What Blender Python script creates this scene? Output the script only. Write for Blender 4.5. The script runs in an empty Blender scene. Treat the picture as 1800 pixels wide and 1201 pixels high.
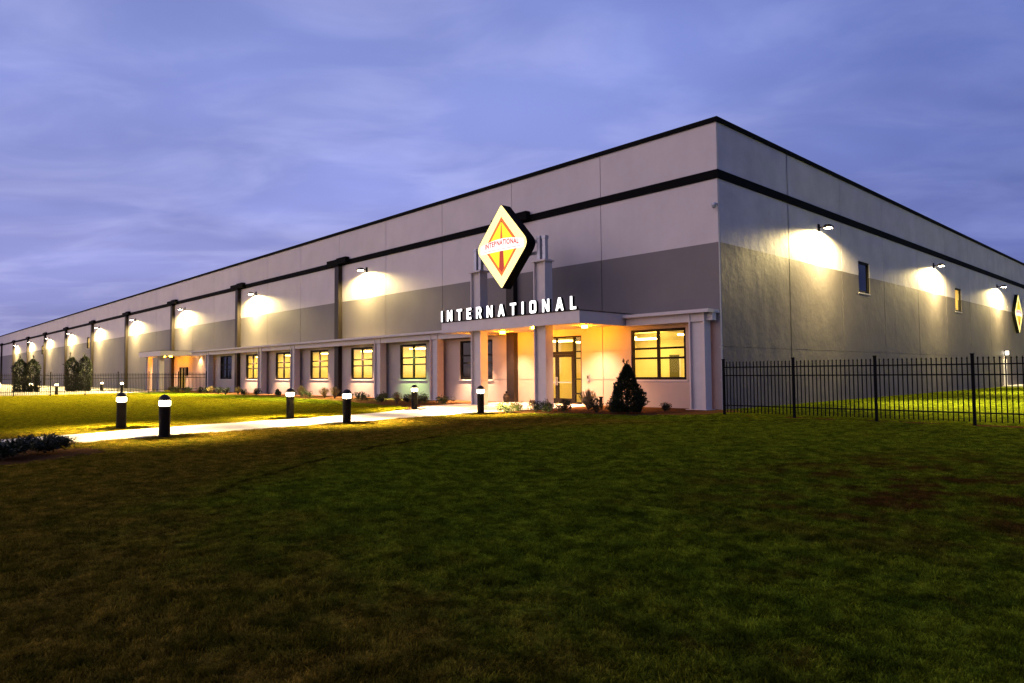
import bpy, math, random
import numpy as np
from mathutils import Matrix, Vector
random.seed(7); rng = np.random.default_rng(7)
sc = bpy.context.scene
C = sc.collection
R = math.radians

# ------------------------------------------------------------------ camera
cam = bpy.data.cameras.new('camera'); cam_o = bpy.data.objects.new('camera', cam); C.objects.link(cam_o)
cam.sensor_width = 36; cam.lens = 1209.15 / 1800 * 36; cam.clip_start = .05; cam.clip_end = 5000
def cam_matrix(yaw, pitch, roll, loc):
    cy, sy, cp, sp = math.cos(yaw), math.sin(yaw), math.cos(pitch), math.sin(pitch)
    f = Vector((-sy * cp, cy * cp, sp)); r = Vector((cy, sy, 0)); d = f.cross(r)
    cr, sr = math.cos(roll), math.sin(roll)
    r2 = cr * r + sr * d; d2 = -sr * r + cr * d
    m = Matrix((r2, -d2, -f)).transposed().to_4x4(); m.translation = loc
    return m
cam_o.matrix_world = cam_matrix(0.8130968, 0.0460875, 0.0085753, (13.9085, -24.4119, 1.5025))
sc.camera = cam_o

# ------------------------------------------------------------------ sky, sun, exposure
SUN_AZ, SUN_EL = 205, 7            # compass-like azimuth (0 = +Y, clockwise): low glow in front of the long facade
def build_world():
    w = bpy.data.worlds.new('World'); sc.world = w; w.use_nodes = True
    nt = w.node_tree; nt.nodes.clear(); N = nt.nodes.new; L = nt.links.new
    out = N('ShaderNodeOutputWorld'); bg = N('ShaderNodeBackground'); L(bg.outputs[0], out.inputs[0])
    tc = N('ShaderNodeTexCoord'); sep = N('ShaderNodeSeparateXYZ'); L(tc.outputs['Generated'], sep.inputs[0])
    ramp = N('ShaderNodeValToRGB'); L(sep.outputs['Z'], ramp.inputs[0])
    cr = ramp.color_ramp
    stops = [(0, (.25, .25, .50)), (.07, (.235, .25, .54)), (.16, (.285, .31, .68)), (.26, (.265, .31, .71)), (.40, (.235, .29, .68)), (.55, (.195, .25, .62)), (1, (.13, .17, .46))]
    cr.elements[0].position = 0; cr.elements[0].color = (*stops[0][1], 1)
    cr.elements[1].position = 1; cr.elements[1].color = (*stops[-1][1], 1)
    for p, c in stops[1:-1]:
        e = cr.elements.new(p); e.color = (*c, 1)
    # cloud layer: the direction dropped onto a flat cloud deck
    zz = N('ShaderNodeMath'); zz.operation = 'ADD'; L(sep.outputs['Z'], zz.inputs[0]); zz.inputs[1].default_value = .13
    mx = N('ShaderNodeMath'); mx.operation = 'MAXIMUM'; L(zz.outputs[0], mx.inputs[0]); mx.inputs[1].default_value = .06
    dx = N('ShaderNodeMath'); dx.operation = 'DIVIDE'; L(sep.outputs['X'], dx.inputs[0]); L(mx.outputs[0], dx.inputs[1])
    dy = N('ShaderNodeMath'); dy.operation = 'DIVIDE'; L(sep.outputs['Y'], dy.inputs[0]); L(mx.outputs[0], dy.inputs[1])
    cmb = N('ShaderNodeCombineXYZ'); L(dx.outputs[0], cmb.inputs[0]); L(dy.outputs[0], cmb.inputs[1])
    mp = N('ShaderNodeMapping'); L(cmb.outputs[0], mp.inputs[0]); mp.vector_type = 'TEXTURE'; mp.inputs['Rotation'].default_value = (0, 0, R(44)); mp.inputs['Scale'].default_value = (1.35, .8, 1)
    def noise(scale, detail, rough, dist):
        n = N('ShaderNodeTexNoise'); n.inputs['Scale'].default_value = scale; n.inputs['Detail'].default_value = detail
        n.inputs['Roughness'].default_value = rough; n.inputs['Distortion'].default_value = dist; L(mp.outputs[0], n.inputs['Vector']); return n
    n1 = noise(2.3, 7, .54, .45); n2 = noise(.62, 4, .5, .3)
    def mrange(src, a, b, c, d):
        m = N('ShaderNodeMapRange'); L(src, m.inputs[0])
        for i, v in enumerate((a, b, c, d)): m.inputs[i + 1].default_value = v
        m.interpolation_type = 'SMOOTHSTEP'; return m
    m1 = mrange(n1.outputs[0], .38, .72, 0, 1); m2 = mrange(n2.outputs[0], .34, .68, .82, 1.12)
    cl = N('ShaderNodeMix'); cl.data_type = 'RGBA'; L(m1.outputs[0], cl.inputs[0]); L(ramp.outputs[0], cl.inputs[6])
    cmul = N('ShaderNodeMix'); cmul.data_type = 'RGBA'; cmul.blend_type = 'ADD'; cmul.inputs[0].default_value = 1
    L(ramp.outputs[0], cmul.inputs[6]); cmul.inputs[7].default_value = (.10, .096, .105, 1); L(cmul.outputs[2], cl.inputs[7])
    big = N('ShaderNodeVectorMath'); big.operation = 'SCALE'; L(cl.outputs[2], big.inputs[0]); L(m2.outputs[0], big.inputs[3])
    # twilight: brighter on the sunset side, dimmer away from it
    sv = N('ShaderNodeVectorMath'); sv.operation = 'DOT_PRODUCT'; L(tc.outputs['Generated'], sv.inputs[0]); sv.inputs[1].default_value = (math.sin(R(SUN_AZ)), math.cos(R(SUN_AZ)), 0)
    az_ = mrange(sv.outputs['Value'], -1.0, -.2, 0, 1); tint = N('ShaderNodeMix'); tint.data_type = 'RGBA'; L(az_.outputs[0], tint.inputs[0]); tint.inputs[6].default_value = (.50, .60, .78, 1); tint.inputs[7].default_value = (1.18, 1.17, 1.15, 1)
    big2 = N('ShaderNodeVectorMath'); big2.operation = 'MULTIPLY'; L(big.outputs[0], big2.inputs[0]); L(tint.outputs[2], big2.inputs[1]); big = big2
    # physical twilight sky added underneath
    sky = N('ShaderNodeTexSky'); sky.sky_type = 'NISHITA'; sky.sun_disc = False
    sky.sun_elevation = R(SUN_EL); sky.sun_rotation = R(SUN_AZ); sky.air_density = 1.4; sky.dust_density = 2.0
    ss = N('ShaderNodeVectorMath'); ss.operation = 'SCALE'; L(sky.outputs[0], ss.inputs[0]); ss.inputs[3].default_value = .0015
    add = N('ShaderNodeVectorMath'); add.operation = 'ADD'; L(big.outputs[0], add.inputs[0]); L(ss.outputs[0], add.inputs[1])
    L(add.outputs[0], bg.inputs[0]); bg.inputs[1].default_value = .92
build_world()
sun = bpy.data.lights.new('sun', 'SUN'); sun.energy = 1.8; sun.angle = R(70); sun.color = (1, .71, .64)
sun_o = bpy.data.objects.new('sun', sun); C.objects.link(sun_o)
az = R(SUN_AZ); d = Vector((math.sin(az) * math.cos(R(SUN_EL)), math.cos(az) * math.cos(R(SUN_EL)), math.sin(R(SUN_EL))))
sun_o.rotation_euler = d.to_track_quat('Z', 'Y').to_euler(); sun_o.location = d * 60
vs = sc.view_settings; vs.view_transform = 'Standard'; vs.look = 'None'; vs.gamma = 1; vs.exposure = 0; vs.use_curve_mapping = False
cy = sc.cycles; cy.use_denoising = True; cy.denoiser = 'OPENIMAGEDENOISE'; cy.denoising_input_passes = 'RGB_ALBEDO_NORMAL'; cy.denoising_prefilter = 'NONE'; cy.max_bounces = 6; cy.diffuse_bounces = 3; cy.glossy_bounces = 3; cy.transparent_max_bounces = 12
cy.sample_clamp_indirect = 3; cy.sample_clamp_direct = 0; cy.caustics_reflective = False; cy.caustics_refractive = False; cy.use_light_tree = True

# ------------------------------------------------------------------ material helpers
MATS = {}
def new_mat(name):
    m = bpy.data.materials.new(name); m.use_nodes = True; nt = m.node_tree
    b = nt.nodes['Principled BSDF']; MATS[name] = m
    return m, nt, b
def simple(name, col, rough=.6, metal=0, noise=.12, nscale=6, bump=0.0, spec=.4):
    m, nt, b = new_mat(name); N = nt.nodes.new; L = nt.links.new
    geo = N('ShaderNodeNewGeometry'); n = N('ShaderNodeTexNoise'); n.inputs['Scale'].default_value = nscale; n.inputs['Detail'].default_value = 6
    L(geo.outputs['Position'], n.inputs['Vector'])
    mr = N('ShaderNodeMapRange'); L(n.outputs[0], mr.inputs[0]); mr.inputs[1].default_value = .25; mr.inputs[2].default_value = .75
    mr.inputs[3].default_value = 1 - noise; mr.inputs[4].default_value = 1 + noise
    sc_ = N('ShaderNodeVectorMath'); sc_.operation = 'SCALE'; sc_.inputs[0].default_value = col[:3]; L(mr.outputs[0], sc_.inputs[3])
    L(sc_.outputs[0], b.inputs['Base Color']); b.inputs['Roughness'].default_value = rough; b.inputs['Metallic'].default_value = metal
    b.inputs['Specular IOR Level'].default_value = spec
    if bump:
        bp = N('ShaderNodeBump'); bp.inputs['Strength'].default_value = bump; bp.inputs['Distance'].default_value = .02
        L(n.outputs[0], bp.inputs['Height']); L(bp.outputs[0], b.inputs['Normal'])
    return m
def emit(name, col, s, base=(.8, .8, .8)):
    m, nt, b = new_mat(name); b.inputs['Base Color'].default_value = (*base, 1)
    b.inputs['Emission Color'].default_value = (*col, 1); b.inputs['Emission Strength'].default_value = s
    return m
def paint_mat(name, front):
    """painted concrete tilt-up panel: pale above 6.61 m, grey below, paler again behind the colonnade on the front"""
    m, nt, b = new_mat(name); N = nt.nodes.new; L = nt.links.new
    geo = N('ShaderNodeNewGeometry'); sep = N('ShaderNodeSeparateXYZ'); L(geo.outputs['Position'], sep.inputs[0])
    up = N('ShaderNodeMath'); up.operation = 'GREATER_THAN'; L(sep.outputs['Z'], up.inputs[0]); up.inputs[1].default_value = 6.61
    c = N('ShaderNodeMix'); c.data_type = 'RGBA'; L(up.outputs[0], c.inputs[0])
    c.inputs[6].default_value = (*((.150, .135, .126) if front else (.118, .106, .106)), 1); c.inputs[7].default_value = (*((.53, .48, .445) if front else (.40, .38, .425)), 1)  # same paint on both; the side's dimmer, bluer light is put into its colour
    last = c.outputs[2]
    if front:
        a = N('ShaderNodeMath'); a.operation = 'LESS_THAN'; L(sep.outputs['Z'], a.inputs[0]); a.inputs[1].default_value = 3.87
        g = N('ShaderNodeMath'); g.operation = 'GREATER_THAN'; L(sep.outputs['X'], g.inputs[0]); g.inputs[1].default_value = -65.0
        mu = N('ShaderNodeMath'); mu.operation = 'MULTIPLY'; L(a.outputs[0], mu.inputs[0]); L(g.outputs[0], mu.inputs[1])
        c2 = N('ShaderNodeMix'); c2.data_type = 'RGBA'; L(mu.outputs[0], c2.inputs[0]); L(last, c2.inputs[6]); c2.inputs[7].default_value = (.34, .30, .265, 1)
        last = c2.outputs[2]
    def noise(scale, detail, stretch):
        mp = N('ShaderNodeMapping'); L(geo.outputs['Position'], mp.inputs[0]); mp.inputs['Scale'].default_value = stretch
        n = N('ShaderNodeTexNoise'); n.inputs['Scale'].default_value = scale; n.inputs['Detail'].default_value = detail; n.inputs['Roughness'].default_value = .6
        L(mp.outputs[0], n.inputs['Vector']); return n
    n1 = noise(.6, 6, (1, 1, 1)); n2 = noise(3.0, 5, (1, 1, .14)); oi = N('ShaderNodeObjectInfo')
    def mr(src, a, b_, lo, hi):
        k = N('ShaderNodeMapRange'); L(src, k.inputs[0])
        for i, v in enumerate((a, b_, lo, hi)): k.inputs[i + 1].default_value = v
        return k
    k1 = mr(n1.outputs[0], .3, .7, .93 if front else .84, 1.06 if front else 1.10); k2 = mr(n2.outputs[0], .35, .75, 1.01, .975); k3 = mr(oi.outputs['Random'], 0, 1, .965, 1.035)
    m1 = N('ShaderNodeMath'); m1.operation = 'MULTIPLY'; L(k1.outputs[0], m1.inputs[0]); L(k2.outputs[0], m1.inputs[1])
    m2 = N('ShaderNodeMath'); m2.operation = 'MULTIPLY'; L(m1.outputs[0], m2.inputs[0]); L(k3.outputs[0], m2.inputs[1])
    s = N('ShaderNodeVectorMath'); s.operation = 'SCALE'; L(last, s.inputs[0]); L(m2.outputs[0], s.inputs[3]); L(s.outputs[0], b.inputs['Base Color'])
    b.inputs['Roughness'].default_value = .62; b.inputs['Specular IOR Level'].default_value = .3
    n3 = noise(.9, 6, (1, 1, .9)); n4 = noise(40, 3, (1, 1, 1))
    ad = N('ShaderNodeMath'); ad.operation = 'MULTIPLY_ADD'; L(n4.outputs[0], ad.inputs[0]); ad.inputs[1].default_value = .05; L(n3.outputs[0], ad.inputs[2])
    bp = N('ShaderNodeBump'); bp.inputs['Strength'].default_value = .25 if front else .8; bp.inputs['Distance'].default_value = .04; L(ad.outputs[0], bp.inputs['Height']); L(bp.outputs[0], b.inputs['Normal'])
    return m
def glass_mat(name, tint, refl=.5):
    m = bpy.data.materials.new(name); m.use_nodes = True; nt = m.node_tree; nt.nodes.clear(); N = nt.nodes.new; L = nt.links.new
    o = N('ShaderNodeOutputMaterial'); mix = N('ShaderNodeMixShader'); fr = N('ShaderNodeFresnel'); fr.inputs[0].default_value = 1.5
    t = N('ShaderNodeBsdfTransparent'); t.inputs[0].default_value = (*tint, 1); g = N('ShaderNodeBsdfGlossy'); g.inputs['Roughness'].default_value = .02
    mu = N('ShaderNodeMath'); mu.operation = 'MULTIPLY'; L(fr.outputs[0], mu.inputs[0]); mu.inputs[1].default_value = refl
    L(mu.outputs[0], mix.inputs[0]); L(t.outputs[0], mix.inputs[1]); L(g.outputs[0], mix.inputs[2]); L(mix.outputs[0], o.inputs[0]); return m
def turf_mat(name, leaf):
    """mown lawn; dormant brown sod by the path side, greener sod to the right, bare earthy patches"""
    m, nt, b = new_mat(name); N = nt.nodes.new; L = nt.links.new
    geo = N('ShaderNodeNewGeometry'); pos = geo.outputs['Position']
    def noise(scale, detail=5, rough=.6):
        n = N('ShaderNodeTexNoise'); n.inputs['Scale'].default_value = scale; n.inputs['Detail'].default_value = detail; n.inputs['Roughness'].default_value = rough
        L(pos, n.inputs['Vector']); return n.outputs[0]
    def mr(src, a, b_, lo, hi, smooth=True):
        k = N('ShaderNodeMapRange'); L(src, k.inputs[0]); k.interpolation_type = 'SMOOTHSTEP' if smooth else 'LINEAR'
        for i, v in enumerate((a, b_, lo, hi)): k.inputs[i + 1].default_value = v
        return k.outputs[0]
    def mix(f, a, b_):
        k = N('ShaderNodeMix'); k.data_type = 'RGBA'; L(f, k.inputs[0])
        for i, v in ((6, a), (7, b_)):
            if isinstance(v, tuple): k.inputs[i].default_value = (*v, 1)
            else: L(v, k.inputs[i])
        return k.outputs[2]
    def math_(op, a, b_=None):
        k = N('ShaderNodeMath'); k.operation = op
        for i, v in enumerate((a, b_)):
            if v is None: continue
            if isinstance(v, (int, float)): k.inputs[i].default_value = v
            else: L(v, k.inputs[i])
        return k.outputs[0]
    sep = N('ShaderNodeSeparateXYZ'); L(pos, sep.inputs[0])
    # greener sod lies right of a curved seam and beyond y = -21.6; dormant turf elsewhere
    X, Y = sep.outputs['X'], sep.outputs['Y']
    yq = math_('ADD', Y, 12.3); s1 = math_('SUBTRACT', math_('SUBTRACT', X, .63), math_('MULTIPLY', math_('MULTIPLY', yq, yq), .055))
    wob = math_('MULTIPLY', math_('SUBTRACT', noise(.8, 8, .75), .5), 5.0)
    sm = math_('ADD', math_('MINIMUM', s1, math_('ADD', Y, 21.6)), wob)
    f = mr(sm, -1.6, 1.5, 0, 1)
    f = math_('MAXIMUM', f, mr(Y, -8.0, -6.0, 0, 1))
    green = mix(mr(noise(2.4, 8, .7), .38, .62, 0, 1), (.038, .062, .004), (.120, .148, .008))
    dry = mix(mr(noise(2.6, 8, .7), .38, .62, 0, 1), (.150, .092, .012), (.062, .046, .006))
    olive = mix(mr(noise(1.2, 6, .65), .35, .7, 0, 1), (.080, .074, .003), (.120, .094, .004))
    dry = mix(mr(X, -9.5, -7.5, 1, 0), dry, olive)
    col = mix(f, dry, green)
    seam_shade = math_('MULTIPLY', mr(math_('ABSOLUTE', math_('ADD', s1, math_('MULTIPLY', math_('SUBTRACT', noise(2.0, 3), .5), .5))), .03, .16, 1, 0), mr(Y, -21.6, -20.8, 0, 1))
    seam_shade = math_('MULTIPLY', seam_shade, mr(noise(1.1, 3), .38, .52, 0, 1))
    col = mix(seam_shade, col, (.010, .007, .002))  # dark line along the seam: shading painted into the turf colour
    ex = math_('SUBTRACT', X, 11.3); ey = math_('ADD', Y, 14.2); er = math_('ADD', math_('MULTIPLY', ex, ex), math_('MULTIPLY', math_('MULTIPLY', ey, ey), .5))
    earth = math_('MULTIPLY', mr(er, 1.0, 14, 1, 0), mr(noise(1.3, 5, .65), .44, .60, 0, 1))
    col = mix(earth, col, (.050, .018, .006))
    bare = math_('MULTIPLY', mr(noise(.8, 8, .7), .56, .68, 0, .85), mr(noise(4.5, 4), .35, .6, .2, 1))
    col = mix(bare, col, (.055, .028, .006))
    # fine mottling of the sward
    vs_ = N('ShaderNodeVectorMath'); vs_.operation = 'SCALE'; L(col, vs_.inputs[0]); L(mr(noise(5, 7, .8), .38, .62, .38, 1.65), vs_.inputs[3]); col = vs_.outputs[0]
    if leaf:
        # blade to blade variation
        vb = N('ShaderNodeVectorMath'); vb.operation = 'SCALE'; L(col, vb.inputs[0]); L(mr(noise(32, 7, .9), .38, .63, .22, 2.15), vb.inputs[3]); col = vb.outputs[0]
        col = mix(mr(noise(95, 2), .60, .78, 0, .5), col, (.20, .15, .03))
        b.inputs['Roughness'].default_value = 1; b.inputs['Specular IOR Level'].default_value = 0
    else:
        col = mix(mr(noise(30, 6, .7), .4, .65, 0, .6), col, (.016, .010, .003))
        b.inputs['Roughness'].default_value = 1; b.inputs['Specular IOR Level'].default_value = 0
        bp = N('ShaderNodeBump'); bp.inputs['Strength'].default_value = .8; bp.inputs['Distance'].default_value = .04
        L(noise(18, 6, .7), bp.inputs['Height']); L(bp.outputs[0], b.inputs['Normal'])
    L(col, b.inputs['Base Color'])
    if leaf:                                   # thin blades let light through
        tr = N('ShaderNodeBsdfTranslucent'); L(mix(math_('ADD', .3, 0), col, (.13, .16, .005)), tr.inputs['Color'])
        ms = N('ShaderNodeMixShader'); ms.inputs[0].default_value = .38; L(b.outputs[0], ms.inputs[1]); L(tr.outputs[0], ms.inputs[2]); L(ms.outputs[0], nt.nodes['Material Output'].inputs[0])
    return m
def leaf_mat(name, c1, c2):
    m, nt, b = new_mat(name); N = nt.nodes.new; L = nt.links.new
    geo = N('ShaderNodeNewGeometry'); n = N('ShaderNodeTexNoise'); n.inputs['Scale'].default_value = 9; L(geo.outputs['Position'], n.inputs['Vector'])
    mr = N('ShaderNodeMapRange'); L(n.outputs[0], mr.inputs[0]); mr.inputs[1].default_value = .3; mr.inputs[2].default_value = .7
    k = N('ShaderNodeMix'); k.data_type = 'RGBA'; L(mr.outputs[0], k.inputs[0]); k.inputs[6].default_value = (*c1, 1); k.inputs[7].default_value = (*c2, 1)
    L(k.outputs[2], b.inputs['Base Color']); b.inputs['Roughness'].default_value = .6; b.inputs['Specular IOR Level'].default_value = .2
    return m

M_front = paint_mat('painted_concrete_front', True); M_side = paint_mat('painted_concrete_side_shaded', False)
M_black = simple('black_metal', (.0035, .0035, .0035), .8, 0, .2, 3, 0, .05)
M_frame = simple('window_frame_black', (.006, .005, .004), .6, 0, .1, 4, 0, .1)
M_brown = simple('dark_bronze_metal', (.016, .011, .008), .5, 0, .2, 4, 0, .2)
M_trim = simple('pale_grey_trim', (.47, .43, .40), .55, 0, .06, 3, .05)
M_steel = simple('galvanised_steel', (.33, .35, .39), .42, .5, .12, 8)
M_soffit = simple('soffit_paint', (.78, .70, .56), .6, 0, .04, 3)
M_conc = simple('concrete', (.42, .40, .37), .85, 0, .14, 3.5, .25)
M_lot = simple('worn_asphalt_paving', (.075, .068, .058), .85, 0, .16, .7, .2)
M_mulch = simple('mulch', (.060, .031, .013), 1, 0, .5, 26, 1.0, 0)
M_cream = simple('cream_room_paint', (.70, .60, .38), .7, 0, .04, 2)
M_roomfloor = simple('room_floor', (.30, .25, .18), .5, 0, .1, 3)
M_roomdoor = simple('olive_room_door', (.075, .07, .025), .5, 0, .1, 3)
M_dark = simple('dark_room', (.02, .02, .022), .8, 0, .1, 3)
M_glass = glass_mat('window_glass', (.93, .95, .93), .10)
M_tint = simple('dark_window_glass', (.004, .004, .005), .06, 0, .05, 2, 0, .22)
M_white = simple('white_paint', (.75, .74, .72), .5, 0, .05, 4)
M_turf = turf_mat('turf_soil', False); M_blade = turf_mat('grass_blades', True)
M_leaf_dark = leaf_mat('dark_foliage', (.006, .011, .003), (.016, .024, .006))
M_leaf_mid = leaf_mat('shrub_foliage', (.03, .05, .012), (.065, .085, .022))
M_leaf_tan = leaf_mat('dry_grassy_foliage', (.14, .11, .045), (.22, .17, .07))
M_leaf_far = leaf_mat('far_dark_foliage', (.002, .0035, .001), (.005, .008, .002))
M_bark = simple('bark', (.05, .035, .022), .9, 0, .25, 14, .5)
def lens_mat(name, col, s):
    m = bpy.data.materials.new(name); m.use_nodes = True; nt = m.node_tree; nt.nodes.clear(); o = nt.nodes.new('ShaderNodeOutputMaterial'); a = nt.nodes.new('ShaderNodeAddShader')
    e = nt.nodes.new('ShaderNodeEmission'); e.inputs[0].default_value = (*col, 1); e.inputs[1].default_value = s; t = nt.nodes.new('ShaderNodeBsdfTransparent'); t.inputs[0].default_value = (.9, .88, .8, 1)
    nt.links.new(e.outputs[0], a.inputs[0]); nt.links.new(t.outputs[0], a.inputs[1]); nt.links.new(a.outputs[0], o.inputs[0]); return m
E_bollard = lens_mat('bollard_lens', (1, .84, .52), 9)
E_wall = emit('wall_light_lens', (1, .86, .56), 60)
E_drum = emit('downlight_lens_or_added_drum', (1, .30, .004), 700)
E_peach = emit('peach_downlight_lens', (1, .72, .42), 14)
E_green = emit('greenish_downlight_lens', (.78, 1, .5), 8)
E_rooms = [emit('ceiling_troffer', (1, .70, .15), e) for e in (27.0, 20.0, 32.0)]
E_letter = emit('white_letter_face', (1, .98, .94), 2.6)

# ------------------------------------------------------------------ geometry helpers
class MB:
    def __init__(s): s.v = []; s.f = []; s.mi = []
    def quad(s, a, b, c, d, mi=0):
        n = len(s.v); s.v += [a, b, c, d]; s.f.append((n, n + 1, n + 2, n + 3)); s.mi.append(mi)
    def poly(s, pts, mi=0):
        n = len(s.v); s.v += list(pts); s.f.append(tuple(range(n, n + len(pts)))); s.mi.append(mi)
    def box(s, x0, x1, y0, y1, z0, z1, mi=0):
        n = len(s.v)
        s.v += [(x, y, z) for z in (z0, z1) for y in (y0, y1) for x in (x0, x1)]
        for f in ((0, 2, 3, 1), (4, 5, 7, 6), (0, 1, 5, 4), (2, 6, 7, 3), (0, 4, 6, 2), (1, 3, 7, 5)):
            s.f.append(tuple(n + i for i in f)); s.mi.append(mi)
        return s
    def tube(s, p0, p1, r0, r1=None, seg=10, caps=True, mi=0):
        r1 = r0 if r1 is None else r1
        p0, p1 = Vector(p0), Vector(p1); ax = (p1 - p0).normalized()
        u = ax.orthogonal().normalized(); w = ax.cross(u); n = len(s.v)
        for p, r in ((p0, r0), (p1, r1)):
            for i in range(seg):
                a = 2 * math.pi * i / seg; s.v.append(tuple(p + u * r * math.cos(a) + w * r * math.sin(a)))
        for i in range(seg):
            j = (i + 1) % seg; s.f.append((n + i, n + j, n + seg + j, n + seg + i)); s.mi.append(mi)
        if caps:
            s.f.append(tuple(n + i for i in reversed(range(seg)))); s.f.append(tuple(n + seg + i for i in range(seg))); s.mi += [mi, mi]
        return s
    def lathe(s, prof, seg=24, mi=0):
        n = len(s.v)
        for r, z in prof:
            for i in range(seg):
                a = 2 * math.pi * i / seg; s.v.append((r * math.cos(a), r * math.sin(a), z))
        for k in range(len(prof) - 1):
            for i in range(seg):
                j = (i + 1) % seg; s.f.append((n + k * seg + i, n + k * seg + j, n + (k + 1) * seg + j, n + (k + 1) * seg + i)); s.mi.append(mi)
        return s
    def mesh(s, name, *mats, smooth=False):
        me = bpy.data.meshes.new(name); me.from_pydata([tuple(v) for v in s.v], [], s.f)
        for m in mats: me.materials.append(m)
        if len(mats) > 1: me.polygons.foreach_set('material_index', s.mi)
        if smooth: me.polygons.foreach_set('use_smooth', [True] * len(me.polygons))
        me.update(); return me
    def build(s, name, mat, parent=None, loc=(0, 0, 0), smooth=False, bevel=0):
        mats = mat if isinstance(mat, (list, tuple)) else (mat,)
        o = put(name, s.mesh(name, *mats, smooth=smooth), parent, loc)
        if bevel:
            b = o.modifiers.new('bevel', 'BEVEL'); b.width = bevel; b.segments = 2; b.limit_method = 'ANGLE'
        return o
def put(name, me, parent=None, loc=(0, 0, 0), rz=0):
    o = bpy.data.objects.new(name, me); C.objects.link(o); o.location = loc; o.rotation_euler = (0, 0, rz)
    if parent is not None: o.parent = parent
    return o
def tag(o, label=None, cat=None, group=None, kind=None):
    for k, v in (('label', label), ('category', cat), ('group', group), ('kind', kind)):
        if v: o[k] = v
    return o
def empty(name, loc=(0, 0, 0), rz=0): return put(name, None, None, loc, rz)
def copy_tree(o, parent=None):
    c = o.copy(); C.objects.link(c); c.parent = parent
    for ch in list(o.children): copy_tree(ch, c)
    return c
def lamp(name, kind, loc, energy, color, parent=None, size=.1, spot=None, blend=.4, direction=(0, 0, -1)):
    l = bpy.data.lights.new(name, kind); l.energy = energy; l.color = color
    if kind in ('POINT', 'SPOT'): l.shadow_soft_size = size
    if kind == 'SPOT': l.spot_size = R(spot); l.spot_blend = blend
    o = bpy.data.objects.new(name, l); C.objects.link(o); o.location = loc
    o.rotation_euler = Vector(direction).to_track_quat('-Z', 'Y').to_euler()
    if parent is not None: o.parent = parent
    return o
ORD = ['first', 'second', 'third', 'fourth', 'fifth', 'sixth', 'seventh', 'eighth', 'ninth', 'tenth', 'eleventh', 'twelfth', 'thirteenth', 'fourteenth',
       'fifteenth', 'sixteenth', 'seventeenth', 'eighteenth', 'nineteenth', 'twentieth', 'twenty-first', 'twenty-second', 'twenty-third', 'twenty-fourth', 'twenty-fifth', 'twenty-sixth', 'twenty-seventh', 'twenty-eighth']

# ------------------------------------------------------------------ ground and paving
def sheet(name, pts, z, mat, kind='structure', thick=0):
    m = MB(); m.poly([(x, y, z) for x, y in pts])
    if thick:
        for i in range(len(pts)):
            a, b = pts[i], pts[(i + 1) % len(pts)]; m.quad((*a, z), (*b, z), (*b, z - thick), (*a, z - thick))
    return tag(m.build(name, mat), kind=kind)
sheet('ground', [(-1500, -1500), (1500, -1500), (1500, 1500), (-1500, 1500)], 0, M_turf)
PATH_R = [(-1.5, -40), (-3.0, -28), (-3.9, -23.5), (-4.35, -20.8), (-4.75, -18), (-5.05, -15.5), (-5.35, -13), (-5.7, -10), (-6.0, -7.6), (-6.0, -6), (-5.9, -4.6)]
PATH_L = [(-4.0, -40), (-5.4, -28), (-6.15, -23), (-6.7, -20.6), (-7.25, -18.8), (-7.75, -16.6), (-8.1, -14), (-8.6, -11), (-9.4, -9), (-10.35, -7.35), (-11.6, -5.6)]
def strip(name, A, B, z, mat, thick):
    m = MB()
    for i in range(len(A) - 1):
        a0, a1, b0, b1 = A[i], A[i + 1], B[i], B[i + 1]
        m.quad((*a0, z), (*a1, z), (*b1, z), (*b0, z)); m.quad((*a0, z), (*a1, z), (*a1, z - thick), (*a0, z - thick)); m.quad((*b0, z), (*b1, z), (*b1, z - thick), (*b0, z - thick))
    return tag(m.build(name, mat), kind='structure')
strip('footpath', PATH_R, PATH_L, .03, M_conc, .06)
sheet('entrance_paving', [(-5.9, -4.6), (-5.9, 0), (-12.2, 0), (-12.2, -5.6), (-11.6, -5.6)], .028, M_conc, thick=.06)
BED_L = [(-12.2, -0.01), (-12.2, -5.6), (-11.62, -5.62), (-10.4, -7.3), (-12.4, -6.7), (-15.5, -5.9), (-18.8, -5.3), (-24, -4.3), (-31.5, -3.5), (-40.4, -3.9), (-47, -3.6), (-52.0, -3.2), (-58.4, -3.2), (-58.4, -.01)]
BED_R = [(-5.9, -.01), (-5.9, -4.6), (-6.0, -6.0), (-5.95, -7.5), (-4.9, -7.0), (-3.6, -6.0), (-2.4, -5.4), (-.8, -5.2), (.6, -4.2), (1.4, -3.0), (1.4, -.01)]
sheet('mulch_bed', BED_L, .012, M_mulch); sheet('mulch_bed', BED_R, .014, M_mulch)
sheet('mulch_bed', [(-2.0, -20.7), (-1.2, -21.2), (-.6, -22.2), (-.8, -24), (-2.6, -25), (-3.6, -24), (-3.6, -22.2), (-3.0, -20.9)], .012, M_mulch)
sheet('parking_lot', [(-55.8, -2.9), (-55.8, -80), (-300, -80), (-300, -.3), (-66.2, -.3), (-66.2, -2.9)], .02, M_lot)
sheet('dirt_strip', [(1.5, -2.45), (40, -2.35), (40, -3.15), (1.5, -3.0)], .006, simple('bare_dirt', (.05, .026, .008), 1, 0, .4, 9, .6, 0))

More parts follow.
